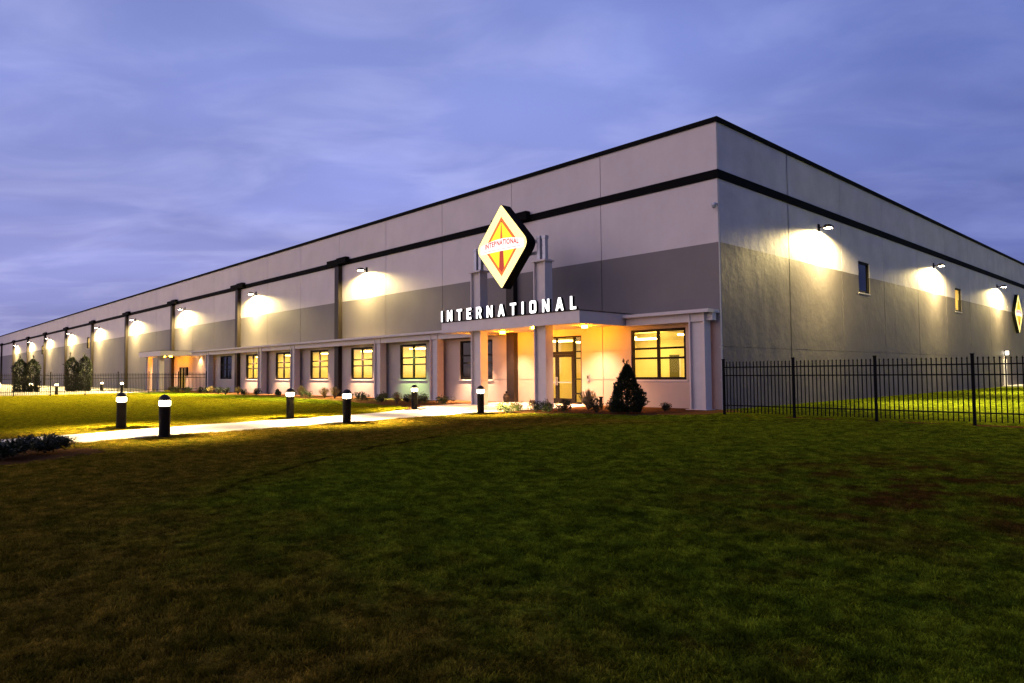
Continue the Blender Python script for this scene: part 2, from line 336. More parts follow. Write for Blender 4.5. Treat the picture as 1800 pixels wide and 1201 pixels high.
# ------------------------------------------------------------------ the warehouse
P = 5.915; PR = 6.1; H = 11.52; T = .25; GAP = .032
NF, NR = 39, 14
bld = tag(empty('warehouse', (0, 0, 0)), 'long pale grey warehouse with black stripe, colonnade and lit entrance portico', 'building')
def panel_mesh(name, w, holes, grooves, mat):
    xs = sorted({0, w, *[h[0] for h in holes], *[h[1] for h in holes]})
    zs = sorted({0, H, *[h[2] for h in holes], *[h[3] for h in holes], *[g for gr in grooves for g in (gr - .014, gr + .014)]})
    nx, nz = len(xs) - 1, len(zs) - 1
    def depth(i, k):
        if i < 0 or k < 0 or i >= nx or k >= nz: return T
        cx, cz = (xs[i] + xs[i + 1]) / 2, (zs[k] + zs[k + 1]) / 2
        if any(h[0] < cx < h[1] and h[2] < cz < h[3] for h in holes): return T
        return .018 if any(abs(cz - g) < .014 for g in grooves) else 0
    m = MB()
    for i in range(nx):
        for k in range(nz):
            d = depth(i, k); a, b, c, e = xs[i], xs[i + 1], zs[k], zs[k + 1]
            if d < T:
                m.quad((a, d, c), (b, d, c), (b, d, e), (a, d, e)); m.quad((a, T, c), (a, T, e), (b, T, e), (b, T, c))
            dn = depth(i + 1, k)
            if abs(dn - d) > 1e-6: m.quad((b, d, c), (b, dn, c), (b, dn, e), (b, d, e))
            dn = depth(i, k + 1)
            if abs(dn - d) > 1e-6: m.quad((a, d, e), (b, d, e), (b, dn, e), (a, dn, e))
            if i == 0 and d < T: m.quad((a, d, c), (a, T, c), (a, T, e), (a, d, e))
            if k == 0 and d < T: m.quad((a, d, c), (b, d, c), (b, T, c), (a, T, c))
    return m.mesh(name, mat)
WF, WR = P - GAP, PR - GAP
win = (WF / 2 - 1.375, WF / 2 + 1.375, 1.18, 3.32)
slit = lambda w: (w / 2 - .8, w / 2 + .8, 5.7, 7.4)
G3 = (1.17, 2.46)
DOOR_X = (-9.95, -7.2)
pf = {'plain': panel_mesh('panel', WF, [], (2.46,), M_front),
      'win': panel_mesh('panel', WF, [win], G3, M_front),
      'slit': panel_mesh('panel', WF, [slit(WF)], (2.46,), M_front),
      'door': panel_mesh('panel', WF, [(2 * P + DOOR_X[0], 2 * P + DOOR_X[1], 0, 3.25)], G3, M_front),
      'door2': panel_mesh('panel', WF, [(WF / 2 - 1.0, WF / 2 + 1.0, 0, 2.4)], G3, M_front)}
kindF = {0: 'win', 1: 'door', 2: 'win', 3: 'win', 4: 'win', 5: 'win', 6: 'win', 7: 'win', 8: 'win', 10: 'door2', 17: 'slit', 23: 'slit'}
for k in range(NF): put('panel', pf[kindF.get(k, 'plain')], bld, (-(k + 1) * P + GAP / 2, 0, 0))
pr = {'plain': panel_mesh('panel', WR, [], (2.48,), M_side), 'slit': panel_mesh('panel', WR, [slit(WR)], (2.48,), M_side),
      'door': panel_mesh('panel', WR, [(4.0, 5.0, 0, 2.25)], (2.48,), M_side)}
for k in range(NR): put('panel', pr[{2: 'slit', 5: 'slit', 7: 'door'}.get(k, 'plain')], bld, (0, k * PR + GAP / 2 + (.12 if k == 0 else 0), 0), R(90))
XW, YN = -NF * P, NR * PR
c = MB(); c.box(-.10, -.004, .006, .128, 0, H); c.build('corner_strip', M_trim, bld)
m = MB(); m.box(XW, -T - .04, T, T + .02, 3.9, H - .2); m.box(-T - .02, -T, T + .05, YN, 3.9 - 3.9, H - .2); m.box(XW, -60, T, T + .02, 0, 3.9)
# backing behind the joints, with gaps left at the high windows
def backing():
    m = MB()
    def seg(x0, x1, z0, z1): m.box(x0, x1, T + .002, T + .03, z0, z1)
    cuts = [(-17.5 * P, 1.0), (-23.5 * P, 1.0)]
    seg(XW, 0 - T, 7.6, H - .2); seg(XW, -T, 3.62, 5.5); seg(XW, -11.2 * P, 0, 3.62)
    xs = [XW] + [v for c_, w in sorted(cuts) for v in (c_ - w, c_ + w)] + [-T]
    for i in range(0, len(xs), 2): seg(xs[i], xs[i + 1], 5.5, 7.6)
    def segr(y0, y1, z0, z1): m.box(-T - .03, -T - .002, y0, y1, z0, z1)
    segr(T, YN, 7.6, H - .2); segr(T, YN, 2.6, 5.5); segr(T, 7 * PR + 3.9, 0, 2.6); segr(7 * PR + 5.1, YN, 0, 2.6)
    ys = [T] + [v for c_ in (2.5 * PR, 5.5 * PR) for v in (c_ - 1, c_ + 1)] + [YN]
    for i in range(0, len(ys), 2): segr(ys[i], ys[i + 1], 5.5, 7.6)
    m.build('wall_core', M_dark, bld)
backing()
m = MB(); m.quad((XW, .3, H - .3), (-.3, .3, H - .3), (-.3, YN, H - .3), (XW, YN, H - .3)); m.quad((XW, 0, 0), (XW, YN, 0), (XW, YN, H), (XW, 0, H)); m.quad((XW, YN, 0), (0, YN, 0), (0, YN, H), (XW, YN, H))
m.build('roof', M_dark, bld)
m = MB(); m.box(XW, .07, -.07, T + .05, H, H + .09); m.box(XW, .07, -.07, -.004, H - .1, H); m.box(-T - .05, .07, T + .05, YN, H, H + .09); m.box(.004, .07, -.004, YN, H - .1, H)
m.build('coping', M_black, bld)
m = MB(); m.box(XW, .05, -.05, -.003, 9.15, 9.50); m.box(.003, .05, -.003, YN, 9.15, 9.50); m.build('black_stripe', M_black, bld)
# dark pilasters with wide heads
pil = MB(); pil.box(-.27, .27, -.30, -.004, 0, 9.24); pil_me = pil.mesh('pilaster', M_brown)
cap = MB(); cap.box(-1.35, .02, -.34, -.052, 9.22, 9.60); cap.box(.02, 1.3, -.34, -.052, 9.25, 9.66); cap.box(-.36, .36, -.38, -.052, 9.10, 9.22)
cap_me = cap.mesh('pilaster_head', M_black)
PIL = [-(2 + 3 * i) * P for i in range(12)]
for x in PIL: put('pilaster_head', cap_me, put('pilaster', pil_me, bld, (x + .1, 0, 0)))

# colonnade: H-section columns, beam and thin roof
def col_mesh(h, w=.70, d=.46, base=True):
    m = MB(); t = .06
    m.box(-w / 2, -w / 2 + t, -d / 2, d / 2, .03, h); m.box(w / 2 - t, w / 2, -d / 2, d / 2, .03, h); m.box(-w / 2 + t, w / 2 - t, -d / 2 + .13, d / 2 - .13, .03, h)
    if base: m.box(-w / 2 - .13, w / 2 + .13, -d / 2 - .13, d / 2 + .04, -.01, .03)
    return m.mesh('column', M_trim)
colm = col_mesh(3.80)
COLS = [-.68, -3 * P, -4 * P, -6 * P, -7 * P, -9 * P]
for x in COLS: put('column', colm, bld, (x, -.43, 0))
def canopy_run(x0, x1):
    m = MB(); m.box(x0, x1, -.86, -.004, 3.80, 3.93); m.build('canopy_roof', M_trim, bld)
    m = MB(); m.box(x0 + .02, x1 - .35, -.62, -.46, 3.47, 3.80); m.build('canopy_beam', M_trim, bld)
    m = MB(); m.box(x0 + .02, x1 - .35, -.458, -.004, 3.52, 3.60); m.build('canopy_soffit', M_soffit, bld)
canopy_run(-4.15 + .01, -.03); canopy_run(-57.6, -13.16)
m = MB(); m.box(-.36, -.06, -.50, -.22, 3.50, 3.80); m.build('canopy_beam', M_trim, bld)

# porticoes
def portico(cx, yf, half, colx, top, zc=0):
    m = MB(); x0, x1 = cx - half, cx + half
    m.box(x0, x1, yf, yf + .16, 3.50, 4.0); m.box(x0, x0 + .16, yf + .16, -.004, 3.50, 4.0); m.box(x1 - .16, x1, yf + .16, -.004, 3.50, 4.0)
    m.build('portico_fascia', M_trim, bld)
    m = MB(); m.box(x0 + .16, x1 - .16, yf + .16, -.004, 3.58, 3.68); m.build('portico_soffit', M_soffit, bld)
    m = MB(); m.box(x0 - .03, x1 + .03, yf - .03, -.006, 4.002, 4.03); m.build('portico_roof_edge', M_brown, bld)
    me = col_mesh(3.578)
    for x in colx: put('column', me, bld, (x, yf + .53, 0))
    if top:
        m = MB(); w, d, t = .70, .46, .06
        m.box(-w / 2, -w / 2 + t, -d / 2, d / 2, 4.032, 6.30); m.box(w / 2 - t, w / 2, -d / 2, d / 2, 4.032, 6.30); m.box(-w / 2 + t, w / 2 - t, -d / 2 + .13, d / 2 - .13, 4.032, 6.30)
        m.box(-w / 2 - .07, w / 2 + .07, -d / 2 - .07, d / 2 + .07, 6.30, 6.38); me2 = m.mesh('upper_column', M_trim)
        pm = MB(); pm.box(-.25, -.08, -.09, .09, 6.382, 7.36); pm.box(.08, .25, -.09, .09, 6.382, 7.30); pm.box(-.27, -.06, -.11, .11, 7.36, 7.46); pm.box(.06, .27, -.11, .11, 7.30, 7.44)
        pme = pm.mesh('sign_post', M_steel)
        for x in colx: put('sign_post', pme, put('upper_column', me2, bld, (x, yf + .53, 0)), (0, 0, 0))
portico(-8.65, -3.6, 4.5, (-10.92, -6.68), True)
portico(-62.1, -3.2, 3.6, (-64.0, -60.2), False)

# recessed soffit lights; portico lenses are orange drums added to brighten soffit and wall
ring = MB(); ring.lathe([(.001, 0), (.13, 0), (.13, -.012), (.10, -.012)], 20)
def downlight(x, y, z, mat, energy, color, spot, size=.09, blend=.5, r=.10):
    dz = .11 if r > .1 else .006
    m = MB(); m.lathe([(r, -.001), (r, -dz), (.001, -dz)], 18); o = m.build('downlight_lens_or_added_drum', mat, bld, (x, y, z))
    lamp('downlight_lamp', 'SPOT', (0, 0, -dz - .03), energy, color, o, size, spot, blend)
ORANGE = (1, .56, .32)
for x, y in ((-5.9, -1.25), (-8.6, -1.2), (-11.2, -1.3), (-7.6, -2.7)): downlight(x, y, 3.58, E_drum, 2500, ORANGE, 112, .1, .8, .13)
for x in (-61.0, -63.2): downlight(x, -1.5, 3.58, E_drum, 1900, ORANGE, 112, .1, .8, .13)
for k in (2, 4, 5, 6, 7): downlight(-(k + .5) * P + .15, -.33, 3.515, E_peach, 15000, (1, .56, .32), 78, .05, .9)
downlight(-3.5 * P + .15, -.33, 3.515, E_green, 6000, (.62, 1, .34), 78, .05, .9)
downlight(-10.0 * P + 2.4, -.33, 3.515, E_peach, 800, (1, .5, .2), 120, .05, .6)

# windows: frame > panes
def window(x0, x1, z0, z1, facade, glass, grid=True, sill=True):
    m = MB(); f = .11; w, h = x1 - x0, z1 - z0
    def B(a, b, c_, e, y0=.03, y1=.14): m.box(a, b, y0, y1, c_, e)
    B(0, f, 0, h); B(w - f, w, 0, h); B(f, w - f, 0, f); B(f, w - f, h - f, h)
    if grid:
        cx = w / 2; rows = [h * .425, h * .62]
        B(cx - .06, cx + .06, f, h - f, .035, .135)
        for r in rows: B(f, cx - .06, r - .042, r + .042, .038, .132); B(cx + .06, w - f, r - .042, r + .042, .038, .132)
        xs = [(f, cx - .06), (cx + .06, w - f)]; zr = [(f, rows[0] - .042), (rows[0] + .042, rows[1] - .042), (rows[1] + .042, h - f)]
    else:
        xs = [(f, w - f)]; zr = [(f, h - f)]
    if facade == 'F': o = m.build('window', M_frame, bld, (x0, 0, z0))
    else:
        o = m.build('window', M_frame, bld, (0, x0, z0)); o.rotation_euler = (0, 0, R(90))
    for a, b in xs:
        for c_, e in zr:
            q = MB(); q.box(a + .001, b - .001, .096, .104, c_ + .001, e - .001); q.build('pane', glass, o)
    if sill:
        q = MB(); q.box(-.06, w + .06, -.022, .058, -.07, -.002); q.build('sill', M_trim, o)
DARKBAY = (2, 8)
for k in (0, 2, 3, 4, 5, 6, 7, 8):
    x0 = -(k + 1) * P + GAP / 2
    window(x0 + win[0] + .002, x0 + win[1] - .002, win[2], win[3], 'F', M_tint if k in DARKBAY else M_glass)
for k in (17, 23):
    s = slit(WF); x0 = -(k + 1) * P + GAP / 2; window(x0 + s[0], x0 + s[1], s[2], s[3], 'F', M_glass, False)
for k in (2, 5):
    s = slit(WR); y0 = k * PR + GAP / 2; window(y0 + s[0], y0 + s[1], s[2], s[3], 'R', M_tint if k == 2 else M_glass, False)

# entrance glazing: two leaves, transoms, divided sidelight
m = MB(); x0, x1 = DOOR_X; f = .08
def fb(a, b, c_, e, y0=.05, y1=.17): m.box(a, b, y0, y1, c_, e)
fb(x0 + .002, x0 + f, .03, 3.248); fb(x1 - f, x1 - .002, .03, 3.248); fb(x0 + f, x1 - f, 3.17, 3.248)
fb(-7.76, -7.66, .03, 3.17); fb(x0 + f, -7.76, 2.38, 2.52); fb(-8.86, -8.80, 2.52, 3.17)
for z in (2.50, 2.18, 1.20, .52): fb(-7.66, x1 - f, z - .03, z + .03)
fb(-7.66, x1 - f, .03, .12)
dfr = m.build('entrance_frame', M_frame, bld)
for a, b, c_, e in ((x0 + f, -8.86, 2.52, 3.17), (-8.80, -7.76, 2.52, 3.17), (-7.66, x1 - f, 2.53, 3.17), (-7.66, x1 - f, 2.21, 2.47), (-7.66, x1 - f, 1.23, 2.15), (-7.66, x1 - f, .55, 1.17), (-7.66, x1 - f, .12, .49)):
    q = MB(); q.box(a + .001, b - .001, .10, .108, c_ + .001, e - .001); q.build('pane', M_glass, dfr)
def leaf(a, b, hinge_left):
    m = MB(); s = .11
    m.box(a, a + s, .07, .13, .03, 2.375); m.box(b - s, b, .07, .13, .03, 2.375); m.box(a + s, b - s, .07, .13, .03, .28); m.box(a + s, b - s, .07, .13, 2.25, 2.375)
    o = m.build('door', M_frame, bld)
    q = MB(); q.box(a + s + .001, b - s - .001, .097, .103, .281, 2.249); q.build('pane', M_glass, o)
    hx = b - s / 2 if hinge_left else a + s / 2
    q = MB(); q.box(a + s, b - s, .03, .06, 1.02, 1.07); q.box(hx - .02, hx + .02, .0, .04, .9, 1.3); q.box(hx - .02, hx + .02, .04, .069, .93, .96); q.box(hx - .02, hx + .02, .04, .069, 1.24, 1.27)
    q.build('handle', M_steel, o)
leaf(x0 + f + .004, -8.825, True); leaf(-8.82, -7.765, False)
# second entrance door
cx = -10.5 * P; m = MB(); m.box(cx - .99, cx - .91, .05, .17, .02, 2.39); m.box(cx + .91, cx + .99, .05, .17, .02, 2.39); m.box(cx - .91, cx + .91, .05, .17, 2.31, 2.39); m.box(cx - .04, cx + .04, .05, .17, .02, 2.31)
o = m.build('entrance_frame', M_frame, bld)
for a, b in ((cx - .91, cx - .04), (cx + .04, cx + .91)):
    q = MB(); q.box(a, b, .1, .108, .25, 2.31); q.build('pane', M_glass, o); q = MB(); q.box(a, b, .09, .12, .02, .249); q.build('kick_plate', M_brown, o)
# side door in the right wall
yd = 7 * PR + GAP / 2 + 4.0
m = MB(); m.box(-.17, .03, yd - .07, yd, .0, 2.25); m.box(-.17, .03, yd + 1.0, yd + 1.07, 0, 2.25); m.box(-.17, .03, yd - .07, yd + 1.07, 2.252, 2.33); fr = m.build('side_door_frame', M_white, bld)
m = MB(); m.box(-.12, -.07, yd + .002, yd + .998, .01, 2.24); dr = m.build('side_door', M_white, bld); q = MB(); q.tube((-.06, yd + .88, 1.0), (.0, yd + .88, 1.0), .02); q.tube((.0, yd + .88, 1.0), (.0, yd + .76, 1.0), .015); q.build('handle', M_steel, dr)
sheet('door_step', [(0.002, yd - .6), (1.5, yd - .6), (1.5, yd + 6), (0.002, yd + 6)], .10, M_conc, thick=.12)

# rooms behind the glass
def room(x0, x1, depth, lit, z0=.02, z1=3.45, y0=T + .04, fixtures=2, facade='F'):
    m = MB()
    m.quad((x0, y0, z0), (x1, y0, z0), (x1, depth, z0), (x0, depth, z0), 1); m.quad((x0, y0, z1), (x1, y0, z1), (x1, depth, z1), (x0, depth, z1))
    m.quad((x0, depth, z0), (x1, depth, z0), (x1, depth, z1), (x0, depth, z1)); m.quad((x0, y0, z0), (x0, depth, z0), (x0, depth, z1), (x0, y0, z1)); m.quad((x1, y0, z0), (x1, depth, z0), (x1, depth, z1), (x1, y0, z1))
    o = m.build('room', [M_cream, M_roomfloor] if lit else [M_dark, M_dark], bld)
    if facade == 'R': o.rotation_euler = (0, 0, R(90))
    if lit:
        n = fixtures
        for i in range(n):
            cx = x0 + (x1 - x0) * (i + .5) / n
            for cy_ in ((depth - y0) * .3 + y0, (depth - y0) * .72 + y0):
                q = MB(); q.box(cx - .6, cx + .6, cy_ - .3, cy_ + .3, z1 - .36, z1 - .30); q.build('ceiling_light', E_rooms[int(abs(x0)) % 3], o)
    return o
r0 = room(-2 * P + .1, -.35, 4.8, True, fixtures=3)
m = MB()
for a, b in ((-5.55, -5.0), (-3.75, -2.75), (-1.6, -.7), (-9.6, -8.5)): m.box(a, b, 4.74, 4.797, .03, 2.35)
m.build('interior_door', M_roomdoor, r0)
m = MB(); m.box(-4.55, -4.25, 4.77, 4.797, 1.62, 1.72); m.build('name_plate', M_roomdoor, r0)
m = MB(); m.box(-5.7, -5.62, 1.0, 1.08, .03, 2.3); m.tube((-3.3, 2.2, .03), (-3.3, 2.2, 2.2), .035); m.build('flag_pole', M_white, r0)
room(-3 * P + .1, -2 * P - .1, 3.0, False)
for k in range(3, 8):
    r_ = room(-(k + 1) * P + .1, -k * P - .1, 4.2, True)
    cx = -(k + .5) * P
    dk = simple('dark_office_wood', (.075, .045, .016), .5, 0, .2, 3); gd = random.Random(k)
    q = MB(); a = cx - 2.3 + gd.random(); q.box(a, a + .95, 4.14, 4.195, .03, 2.15); q.build('interior_door', dk, r_)
    for j in range(3):                   # cabinets, shelves and partitions of different heights
        a = cx - 1.6 + j * 1.35 + .5 * gd.random(); dp = gd.uniform(1.6, 3.6); q = MB(); q.box(a, a + gd.uniform(.6, 1.1), dp, dp + .4, .03, gd.uniform(1.5, 2.1)); q.build('cabinet', dk, r_)
    q = MB(); a = cx + gd.uniform(-.8, .8); q.box(a, a + .9, 4.15, 4.195, 1.9, 2.5); q.build('wall_picture', dk, r_)
    q = MB(); q.box(cx - 1.35, cx + 1.35, .30, .34, 3.18, 3.36); q.build('raised_blind', M_cream, r_)
room(-9 * P + .1, -8 * P - .1, 3.0, False)
room(-11 * P + .1, -10 * P - .1, 4.0, True, fixtures=1)
for k in (17, 23): room(-(k + 1) * P + 1.5, -k * P - 1.5, 2.5, True, 5.4, 7.6, T + .035, 1)
room(5 * PR + 1.5, 6 * PR - 1.5, 2.5, True, 5.4, 7.6, T + .035, 1, 'R'); room(2 * PR + 1.5, 3 * PR - 1.5, 2.5, False, 5.4, 7.6, T + .035, 1, 'R')

# ------------------------------------------------------------------ wall floodlights
def make_flood():
    r = empty('wall_floodlight')
    m = MB(); m.box(-.11, .11, -.04, -.003, -.05, .30); m.build('wall_plate', M_black, r)
    m = MB(); m.tube((0, -.04, .12), (0, -.32, .12), .03, seg=8); m.build('arm', M_black, r)
    m = MB(); m.box(-.19, .19, -.66, -.30, .05, .13); q = [(-.19, -.66, .13), (.19, -.66, .13), (.19, -.30, .13), (-.19, -.30, .13)]; t = [(-.12, -.58, .21), (.12, -.58, .21), (.12, -.38, .21), (-.12, -.38, .21)]
    for i in range(4): m.quad(q[i], q[(i + 1) % 4], t[(i + 1) % 4], t[i])
    m.poly(t); m.build('housing', M_brown, r)
    m = MB(); m.box(-.15, .15, -.62, -.34, .025, .048); m.build('lens', E_wall, r)
    return r
FL_COL = (1, .76, .31); THROW = 150000
proto = make_flood(); n = 0
def flood(x, y, rz, label, grp, energy, aim, throw=THROW):
    global n
    o = proto if n == 0 else copy_tree(proto); n += 1
    o.location = (x, y, 8.36); o.rotation_euler = (0, 0, rz); tag(o, label, 'floodlight', grp)
    lamp('floodlight_lamp', 'SPOT', (0, -.56, 0), energy, FL_COL, o, .10, 170, .4, aim)
    lamp('floodlight_throw', 'SPOT', (0, -.52, 0), throw, FL_COL, o, .10, 112, 1, (0, -1.9, -1))
for i in range(9):
    x = PIL[i + 1] + 3.62
    flood(x, 0, 0, f'lit wall floodlight on long facade, {ORD[i]} from the diamond sign', 'floodlights along the long facade', 7200, (0, .08, -1))
for i, y in enumerate((9.45, 27.8, 45.4, 64)):
    flood(0, y, R(90), f'lit wall floodlight on right wall, {ORD[i]} from the building corner', 'floodlights on the right wall', 5000, (0, .08, -1), 24000)
# hooded lamp over the side door
r = tag(empty('door_lamp', (0, yd + .5, 2.75)), 'small hooded lamp lit above white side door in right wall', 'lamp')
m = MB(); m.box(.003, .06, -.12, .12, -.05, .3); m.build('wall_plate', M_black, r); m = MB(); m.box(.003, .42, -.3, .3, .30, .36); m.build('hood', M_brown, r)
m = MB(); m.box(.07, .28, -.09, .09, -.02, .28); m.build('lens', emit('door_lamp_lens', (1, .9, .7), 14), r); lamp('door_lamp_light', 'SPOT', (.25, 0, -.05), 160, (1, .75, .4), r, .08, 150)

# ------------------------------------------------------------------ signs
def curve_mesh(name, polys, extrude, mat):
    cu = bpy.data.curves.new(name, 'CURVE'); cu.dimensions = '2D'; cu.fill_mode = 'BOTH'; cu.extrude = extrude
    for pts in polys:
        s = cu.splines.new('POLY'); s.points.add(len(pts) - 1); s.use_cyclic_u = True
        for p, q in zip(s.points, pts): p.co = (q[0], q[1], 0, 1)
    ob = bpy.data.objects.new('tmp', cu); C.objects.link(ob); bpy.context.view_layer.update()
    me = bpy.data.meshes.new_from_object(ob.evaluated_get(bpy.context.evaluated_depsgraph_get())); bpy.data.objects.remove(ob); bpy.data.curves.remove(cu)
    me.name = name; me.materials.clear(); me.materials.append(mat); return me
def round_poly(pts, r, seg=6):
    out = []; n = len(pts)
    for i in range(n):
        a, b, c_ = Vector(pts[i - 1]), Vector(pts[i]), Vector(pts[(i + 1) % n]); rr = r[i] if isinstance(r, (list, tuple)) else r
        u, v = (a - b).normalized(), (c_ - b).normalized()
        if rr <= 0: out.append(tuple(b)); continue
        for k in range(seg + 1):
            t = k / seg; p = (b + u * rr) * (1 - t) ** 2 + b * 2 * t * (1 - t) + (b + v * rr) * t ** 2; out.append(tuple(p))
    return out
S = .21
GL = {'I': (.22, [[(0, 0), (.22, 0), (.22, 1), (0, 1)]]),
 'N': (.76, [[(0, 0), (S, 0), (S, .58), (.54, 0), (.76, 0), (.76, 1), (.55, 1), (.55, .42), (.22, 1), (0, 1)]]),
 'T': (.72, [[(.25, 0), (.47, 0), (.47, .8), (.72, .8), (.72, 1), (0, 1), (0, .8), (.25, .8)]]),
 'E': (.62, [[(0, 0), (.62, 0), (.62, .2), (.22, .2), (.22, .41), (.54, .41), (.54, .6), (.22, .6), (.22, .8), (.62, .8), (.62, 1), (0, 1)]]),
 'R': (.72, [[(0, 0), (.22, 0), (.22, .37), (.34, .37), (.5, 0), (.74, 0), (.55, .42), (.66, .5), (.70, .62), (.70, .78), (.63, .93), (.5, 1), (0, 1)], [(.22, .55), (.22, .81), (.42, .81), (.48, .76), (.48, .6), (.42, .55)]]),
 'A': (.84, [[(0, 0), (.22, 0), (.29, .2), (.55, .2), (.62, 0), (.84, 0), (.54, 1), (.30, 1)], [(.345, .38), (.495, .38), (.42, .66)]]),
 'O': (.76, [round_poly([(0, 0), (.76, 0), (.76, 1), (0, 1)], .24, 5), round_poly([(.22, .2), (.54, .2), (.54, .8), (.22, .8)], .1, 4)]),
 'L': (.60, [[(0, 0), (.60, 0), (.60, .2), (.22, .2), (.22, 1), (0, 1)]])}
sg = tag(empty('letter_sign', (-8.75, -3.55, 4.03)), 'illuminated white block letters reading INTERNATIONAL standing on the portico roof edge', 'sign')
word = 'INTERNATIONAL'; hgt = .54; tot = sum(GL[c_][0] for c_ in word) * hgt; gap = (8.86 - tot) / (len(word) - 1); x = -4.43
lm = {}
for ch in word:
    if ch not in lm: lm[ch] = (curve_mesh('letter', [[(a * hgt, b * hgt) for a, b in p] for p in GL[ch][1]], .07, M_black), curve_mesh('letter_face', [[(a * hgt, b * hgt) for a, b in p] for p in GL[ch][1]], 0, E_letter))
    o = put('letter', lm[ch][0], sg, (x, .02, .03)); o.rotation_euler = (R(90), 0, 0)
    f_ = put('letter_face', lm[ch][1], o, (0, 0, .074)); x += GL[ch][0] * hgt + gap
m = MB(); m.box(-4.45, 4.45, -.02, .06, .003, .028); m.build('letter_rail', M_black, sg)

E_border = emit('sign_border', (1, .78, .10), 1.5); E_yel = emit('sign_yellow', (1, .70, .0), 1.15, (.8, .6, .02)); E_org = emit('sign_orange', (1, .17, .01), .62, (.6, .15, .02))
E_red = emit('sign_red', (.75, .05, .01), .45, (.4, .04, .01)); E_band = emit('sign_white_band', (1, .95, .86), 1.0); E_ink = emit('sign_red_ink', (.8, .12, .05), .55, (.5, .05, .02))
def diamond(name, loc, rz, a, b, thick, label, detail=True):
    r = tag(empty(name, loc, rz), label, 'sign')
    out = round_poly([(-a, 0), (0, b), (a, 0), (0, -b)], [.42, .10, .42, .10], 8)
    def flat(nm, polys, mat, lift, par=None, ex=0):
        o = put(nm, curve_mesh(nm, polys, ex, mat), par or r, (0, 0, 0)); o.rotation_euler = (R(90), 0, 0) if par is None else (0, 0, 0)
        o.location = (0, -lift, 0) if par is None else (0, 0, lift); return o
    cab = flat('cabinet', [out], M_black, -thick / 2, None, thick / 2)
    sc_ = lambda k, pts=out: [(x * k, y * k) for x, y in pts]
    face = flat('border', [sc_(.985), [(-a * .66, 0), (0, -b * .70), (a * .66, 0), (0, b * .70)]], E_border, .004)
    ia, ib = a * .66, b * .70
    flat('orange_outline', [[(-ia, 0), (0, -ib), (ia, 0), (0, ib)], [(-ia * .86, 0), (0, ib * .86), (ia * .86, 0), (0, -ib * .86)]], E_org, .004)
    ya, yb = ia * .86, ib * .86
    hw = lambda z: ya * (1 - abs(z) / yb)
    rt, rb = .03, .17                        # the road narrows upwards
    z1, z0 = .12, -.16
    rd = lambda z: rb + (rt - rb) * (z + yb * .75) / (yb * 1.75) if z > -yb * .75 else rb
    for s in (-1, 1):
        up = [(s * rd(z1), z1), (s * hw(z1), z1), (s * rt * .8, yb * .96), (s * rt * .4, yb * .96)]
        zl = -yb * (1 - rb / ya)
        lo = [(s * rd(z0), z0), (s * hw(z0), z0), (s * rb, zl)]
        for q in (up, lo): flat('yellow_field', [q if s > 0 else q[::-1]], E_yel, .005)
    flat('road', [[(-rd(z1), z1), (rd(z1), z1), (rt * .4, yb * .96), (-rt * .4, yb * .96)]], E_org, .0045)
    flat('road', [[(-rd(z0), z0), (-rb, -yb * (1 - rb / ya)), (0, -yb), (rb, -yb * (1 - rb / ya)), (rd(z0), z0)]], E_red, .0045)
    # curved white band across the middle
    n_ = 14; tp = []; bt = []
    for i in range(n_ + 1):
        t = -1 + 2 * i / n_; xx = t * a * .80; tp.append((xx, .36 - .20 * t * t)); bt.append((xx, -.20 - .02 * t * t))
    band = flat('band', [tp + bt[::-1]], E_band, .009)
    if detail:
        cu = bpy.data.curves.new('t', 'FONT'); cu.body = 'INTERNATIONAL'; cu.size = .33; cu.align_x = 'CENTER'; cu.offset = .012; cu.space_character = 1.12
        ob = bpy.data.objects.new('tmp', cu); C.objects.link(ob); bpy.context.view_layer.update()
        me = bpy.data.meshes.new_from_object(ob.evaluated_get(bpy.context.evaluated_depsgraph_get())); bpy.data.objects.remove(ob)
        xs = [v.co.x for v in me.vertices]; k = 2.25 / (max(xs) - min(xs))
        for v in me.vertices: v.co.x *= k; v.co.y += -.02 + .16 * (1 - (v.co.x / 1.2) ** 2) * .6
        me.materials.clear(); me.materials.append(E_ink); put('lettering', me, band, (0, 0, .004))
        ln = [(xx, yy + .10) for xx, yy in bt[1:-1]]; flat('underline', [ln + [(xx, yy - .022) for xx, yy in ln[::-1]]], E_ink, .004, band)
    return r
dm = diamond('diamond_sign', (-8.78, -3.55, 7.22), 0, 1.78, 1.94, .52, 'glowing yellow and white diamond logo sign raised above the entrance portico')
m = MB(); m.box(-2.10, 2.08, .30, .42, .02, .14); m.box(-2.10, 2.08, .30, .42, -.5, -.38); m.build('mounting_bar', M_steel, dm, (0, .24, 0))
diamond('diamond_sign', (.30, 8.5 * PR, 6.5), R(90), 1.62, 1.80, .26, 'glowing diamond logo sign mounted flat on the right wall near frame edge', True)

